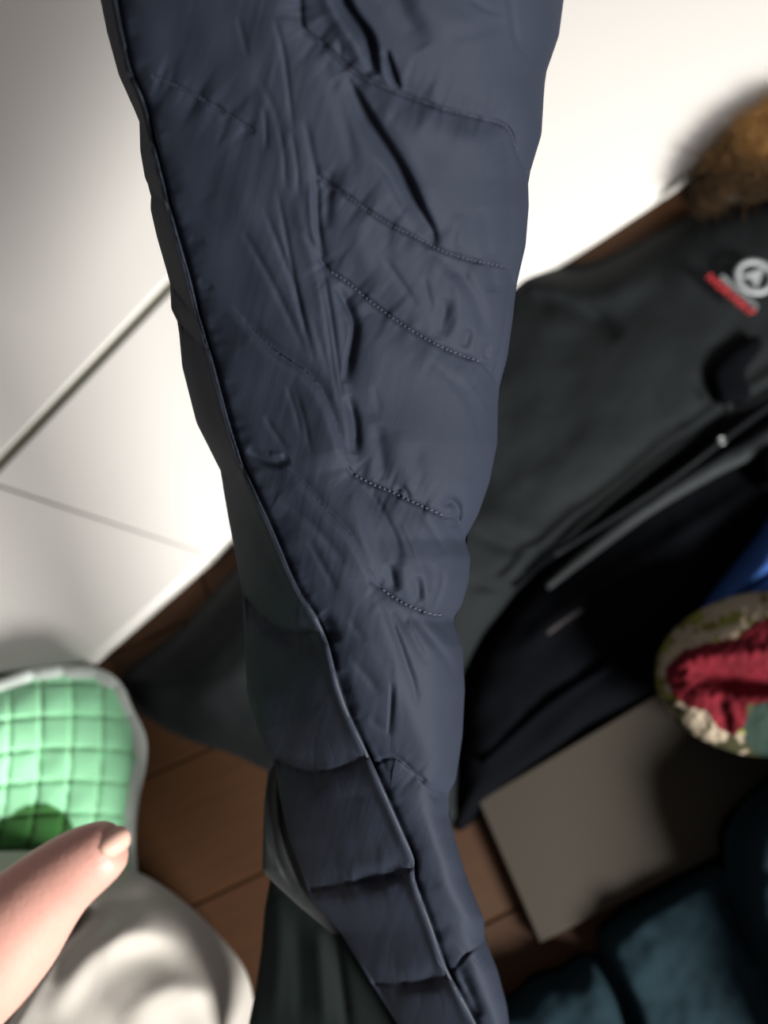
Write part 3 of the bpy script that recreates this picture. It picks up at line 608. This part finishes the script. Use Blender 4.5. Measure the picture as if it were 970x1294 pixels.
# folds of the left half and the gathered strip
for P, am, w in (([(306, 290), (344, 357), (386, 446)], -1.3, 4), ([(333, 262), (368, 352), (383, 404), (398, 460)], -1.5, 3.5), ([(350, 240), (374, 363), (388, 430)], -1.3, 3), ([(383, 293), (400, 315), (417, 342)], -1.6, 5),
                 ([(362, 485), (374, 520), (382, 555)], -1.2, 3.5), ([(371, 488), (384, 530), (392, 572)], -1.0, 3), ([(334, 525), (348, 548), (363, 568)], -1.3, 3.5), ([(313, 567), (326, 577), (340, 583), (355, 584), (366, 580)], -3.0, 5),
                 ([(340, 574), (350, 575), (358, 577)], 1.6, 3), ([(351, 632), (385, 655), (410, 680), (436, 712)], -1.6, 5), ([(390, 682), (405, 710), (425, 745)], -1.2, 4), ([(360, 650), (395, 680), (425, 725), (450, 770)], 1.0, 11), ([(440, 780), (450, 795), (462, 812)], -1.0, 5),
                 ([(300, 20), (308, 50), (313, 75)], -.7, 3), ([(345, 20), (357, 62), (364, 110), (370, 165)], -1.2, 2.6), ([(328, 100), (345, 135), (358, 170)], -.7, 4), ([(334, 135), (336, 165), (336, 190)], -.9, 2.6), ([(350, 155), (358, 190), (361, 240)], -1.0, 3), ([(368, 165), (375, 205), (378, 250)], -1.0, 2.6),
                 ([(385, 150), (395, 200), (401, 230)], -1.3, 4), ([(398, 205), (400, 240), (402, 290), (410, 330)], -2.0, 4), ([(418, 215), (414, 250), (412, 290)], -1.8, 6), ([(392, 230), (393, 280), (402, 320)], 1.2, 4), ([(372, 250), (385, 300), (398, 345), (410, 400)], 1.1, 6), ([(408, 340), (418, 400), (428, 470), (434, 520)], -1.4, 2.6), ([(402, 345), (412, 400), (420, 460), (432, 530)], -1.2, 2.6), ([(414, 342), (426, 400), (432, 450)], .9, 4),
                 ([(395, 400), (406, 440), (420, 480)], -.9, 4), ([(380, 380), (392, 420), (405, 455)], .9, 8), ([(270, 130), (277, 138), (284, 143)], -1.2, 3), ([(305, 155), (315, 163), (322, 168)], -1.0, 3),
                 ([(300, 230), (320, 290), (345, 330)], .7, 12), ([(260, 250), (268, 262), (262, 275)], .5, 12), ([(250, 355), (262, 362), (268, 358)], -1.2, 4), ([(240, 300), (250, 305), (256, 300)], -.8, 5), ([(330, 620), (345, 655), (372, 690)], -1.0, 12), ([(410, 690), (440, 740), (465, 800)], .8, 12)):
    S(P, am, w)
# soft folds of the dark side panel
for P, am, w in (([(210, 270), (214, 300), (228, 340)], 1.0, 7), ([(232, 420), (240, 470), (262, 540)], 1.4, 8), ([(300, 640), (320, 700), (350, 760)], 1.4, 10), ([(308, 752), (335, 785), (366, 806), (398, 806)], -4.5, 9), ([(330, 800), (350, 860), (400, 900)], -2.0, 18), ([(320, 860), (340, 930), (380, 960)], 1.8, 12),
                 ([(446, 1112), (475, 1110), (508, 1098)], -3.4, 8), ([(400, 1000), (430, 1040), (480, 1060)], 1.5, 20), ([(420, 1060), (450, 1090), (500, 1085)], 1.0, 9), ([(498, 1243), (530, 1243), (560, 1233)], -3.4, 8), ([(458, 1215), (475, 1255), (498, 1300)], -3.0, 8), ([(420, 1010), (470, 1005), (490, 1010)], -.6, 6), ([(420, 1140), (480, 1150), (530, 1140)], .8, 14)):
    S(P, am, w)
# directional micro wrinkles following the sleeve
wr = fbm((X+0.25*Y)/14.0, Y/120.0, 3); W += 0.0004*wr*np.clip(1-np.abs(X-(330+0.12*Y))/150, 0.15, 1)
W += 0.0020*fbm(X/75+3, Y/90, 2)
H = H+W*np.clip(edge, 0, 1)
Pf = at_d(X, Y, dep-H)
pj_l = at_d(430, 640, .42)
pj = thing('puffer_jacket', 'navy quilted puffer jacket, its stitched sleeve in sharp focus down the middle', 'jacket', tuple(float(v) for v in pj_l))
idx = np.arange(nyy*nxx).reshape(nyy, nxx); FQ = np.stack([idx[:-1, :-1], idx[1:, :-1], idx[1:, 1:], idx[:-1, 1:]], -1)
fl = lab[:-1, :-1]; Vall = Pf.reshape(-1, 3)
for k in np.unique(fl):
    Fk = FQ[fl == k]
    if len(Fk) < 60:
        continue
    used = np.unique(Fk); rm = np.zeros(len(Vall), int); rm[used] = np.arange(len(used))
    mesh_obj('quilted_panel', Vall[used], rm[Fk], M_shell, pj)
small = [k for k in np.unique(fl) if (fl == k).sum() < 60]
if small:
    Fk = FQ[np.isin(fl, small)]; used = np.unique(Fk); rm = np.zeros(len(Vall), int); rm[used] = np.arange(len(used)); mesh_obj('seam_gusset', Vall[used], rm[Fk], M_shell, pj)
# back of the sleeve
bi = np.arange(0, nyy, 8); bj = np.arange(0, nxx, 8); bi[-1] = nyy-1
bj = np.append(bj, nxx-1) if bj[-1] != nxx-1 else bj
Xb, Yb = X[np.ix_(bi, bj)], Y[np.ix_(bi, bj)]; sx = (Xb-xl[bi][:, None])/(xr-xl)[bi][:, None]*2-1
Db = DEP(Yb)+0.22*wm[np.ix_(bi, np.array([0]))]*np.sqrt(np.clip(1-sx**2, 0, 1))
Vb = at_d(Xb, Yb, Db).reshape(-1, 3); ib = np.arange(len(bi)*len(bj)).reshape(len(bi), len(bj))
mesh_obj('back_panel', Vb, np.stack([ib[:-1, :-1], ib[:-1, 1:], ib[1:, 1:], ib[1:, :-1]], -1).reshape(-1, 4), M_shell, pj)
def surf(P, lift=0.0):
    """points on the sleeve surface under pixel positions"""
    out = []
    for x, y in P:
        i = int(np.clip(np.searchsorted(ys, y), 1, nyy-1)); j = int(np.argmin(np.abs(X[i]-x))); out.append(at_d(x, y, dep[i, 0]-H[i, j]-lift))
    return np.array(out)
# piping cord just left of the seam
pp = catmull(SA[2:-1], 5); pp[:, 0] -= 2.5
tube('piping', surf(pp, -0.0011), 0.0011, M_pipe, pj, seg=8, res=1)
# stitch rows: separate little thread lengths joined per seam
def stitches(P, period=6.0, r=0.00035, lift=0.0004):
    P = catmull(P, 10); L = np.concatenate([[0], np.cumsum(np.hypot(*np.diff(P, axis=0).T))]); V, F = [], []
    n = int(L[-1]/period)
    for k in range(n):
        a, b = (k+.15)*period, (k+.8)*period; q = [(np.interp(s_, L, P[:, 0]), np.interp(s_, L, P[:, 1])) for s_ in (a, (a+b)/2, b)]
        c3 = surf(q, lift); c3[0] += (c3[0]-at_d(q[0][0], q[0][1], 0.1))*0.0; t_ = c3[2]-c3[0]; t_ /= np.linalg.norm(t_)
        s3 = np.cross(t_, [0, 0, 1.0]); s3 /= np.linalg.norm(s3); u3 = np.cross(s3, t_); c3[1] += u3*r*1.2*np.sign(u3[2]); b0 = len(V)
        for m_, rr in zip(c3, (r*.5, r, r*.5)):
            for j in range(6): V.append(m_+rr*(s3*math.cos(j*1.0472)+u3*math.sin(j*1.0472)))
        for i in range(2):
            for j in range(6): F.append((b0+i*6+j, b0+i*6+(j+1) % 6, b0+(i+1)*6+(j+1) % 6, b0+(i+1)*6+j))
        F.append(tuple(b0+j for j in range(5, -1, -1))); F.append(tuple(b0+12+j for j in range(6)))
    o = mesh_obj('stitching', V, F, M_thread, pj); o['kind'] = 'stuff'; return o
stitches(cuts_right[0][2:-1], 5.0, .00022); stitches(cuts_right[1][1:8], 5.5, .00024); stitches(cuts_right[2][1:9], 6.0, .00034)
stitches(cuts_right[3][1:7], 6.5, .00050); stitches(cuts_right[4][1:6], 6.5, .00048); stitches(cuts_left[0][1:5], 5.5, .0002)
# gathered inner layer and lining that show behind the sleeve at the bottom left
def layer(name, L_, R_, dd, bul, m, folds, n=70):
    L_ = np.array(L_, float); R_ = np.array(R_, float); y = np.linspace(L_[0, 1], L_[-1, 1], 160); a = np.interp(y, L_[:, 1], L_[:, 0]); b = np.interp(y, R_[:, 1], R_[:, 0])
    a = sm(a, 7); u = np.linspace(0, 1, n); XX = a[:, None]+(b-a)[:, None]*u; YY = np.repeat(y[:, None], n, 1); hh = np.zeros_like(XX)+bul*np.sqrt(np.clip(1-(1-u*1.2)**2, 0, 1))[None]
    for P, am, w in folds: stroke(hh, XX, YY, P, am*.001, w)
    hh *= np.clip((y[-1]-YY)/30, 0, 1)**.5
    V = at_d(XX, YY, DEP(YY)+dd-hh); V2 = at_d(XX, YY, DEP(YY)+dd+0.004+0.3*hh); i_ = np.arange(160*n).reshape(160, n)
    F = np.stack([i_[:-1, :-1], i_[1:, :-1], i_[1:, 1:], i_[:-1, 1:]], -1).reshape(-1, 4); k = 160*n
    F = np.concatenate([F, F[:, ::-1]+k]); ed = i_[:, 0]; F = np.concatenate([F, np.stack([ed[:-1], ed[:-1]+k, ed[1:]+k, ed[1:]], -1)])
    return mesh_obj(name, np.concatenate([V.reshape(-1, 3), V2.reshape(-1, 3)]), F, m, pj)
layer('gathered_panel', [(372, 930), (348, 958), (338, 975), (334, 1010), (332, 1060), (331, 1100), (344, 1114), (372, 1140), (420, 1180)], [(470, 930), (470, 1180)], 0.016, .012, mat('dark_nylon', (0.008, 0.011, 0.012), 0.7, sheen=0.05, spec=0.25, bump=0.2, bscale=1500),
      [([(348, 968), (342, 1010), (350, 1080), (375, 1130)], -2.2, 3.5), ([(358, 968), (356, 1010), (362, 1070), (390, 1140)], -2.2, 3.5), ([(366, 975), (366, 1020), (378, 1080), (405, 1150)], -2.0, 4), ([(352, 965), (349, 1010), (356, 1070)], 1.4, 3), ([(340, 1000), (338, 1050), (350, 1100)], -1.5, 4)])
layer('lining', [(343, 1090), (340, 1118), (334, 1150), (330, 1200), (322, 1255), (314, 1294), (308, 1345)], [(520, 1090), (545, 1345)], 0.030, .016, M_lining,
      [([(420, 1160), (428, 1220), (440, 1310)], -4, 8), ([(400, 1170), (405, 1230), (410, 1310)], 3, 10), ([(350, 1130), (352, 1200), (345, 1300)], 2, 10), ([(375, 1150), (378, 1230), (380, 1300)], -2, 10)], 80)
# unseen layer added behind the sleeve to shade the top left of the mat
relief('shadow_blocker', [(190, -260), (520, -260), (410, 60), (345, 230), (292, 400), (272, 470), (258, 440), (234, 340), (208, 200)],
       lambda X, Y, d: 0.225+0.035*(1-np.exp(-d/30.0))-0.006*np.exp(-(((Y-0.5*X) % 130-65)/14.0)**2), M_shell, pj, step=8, base=0.19)
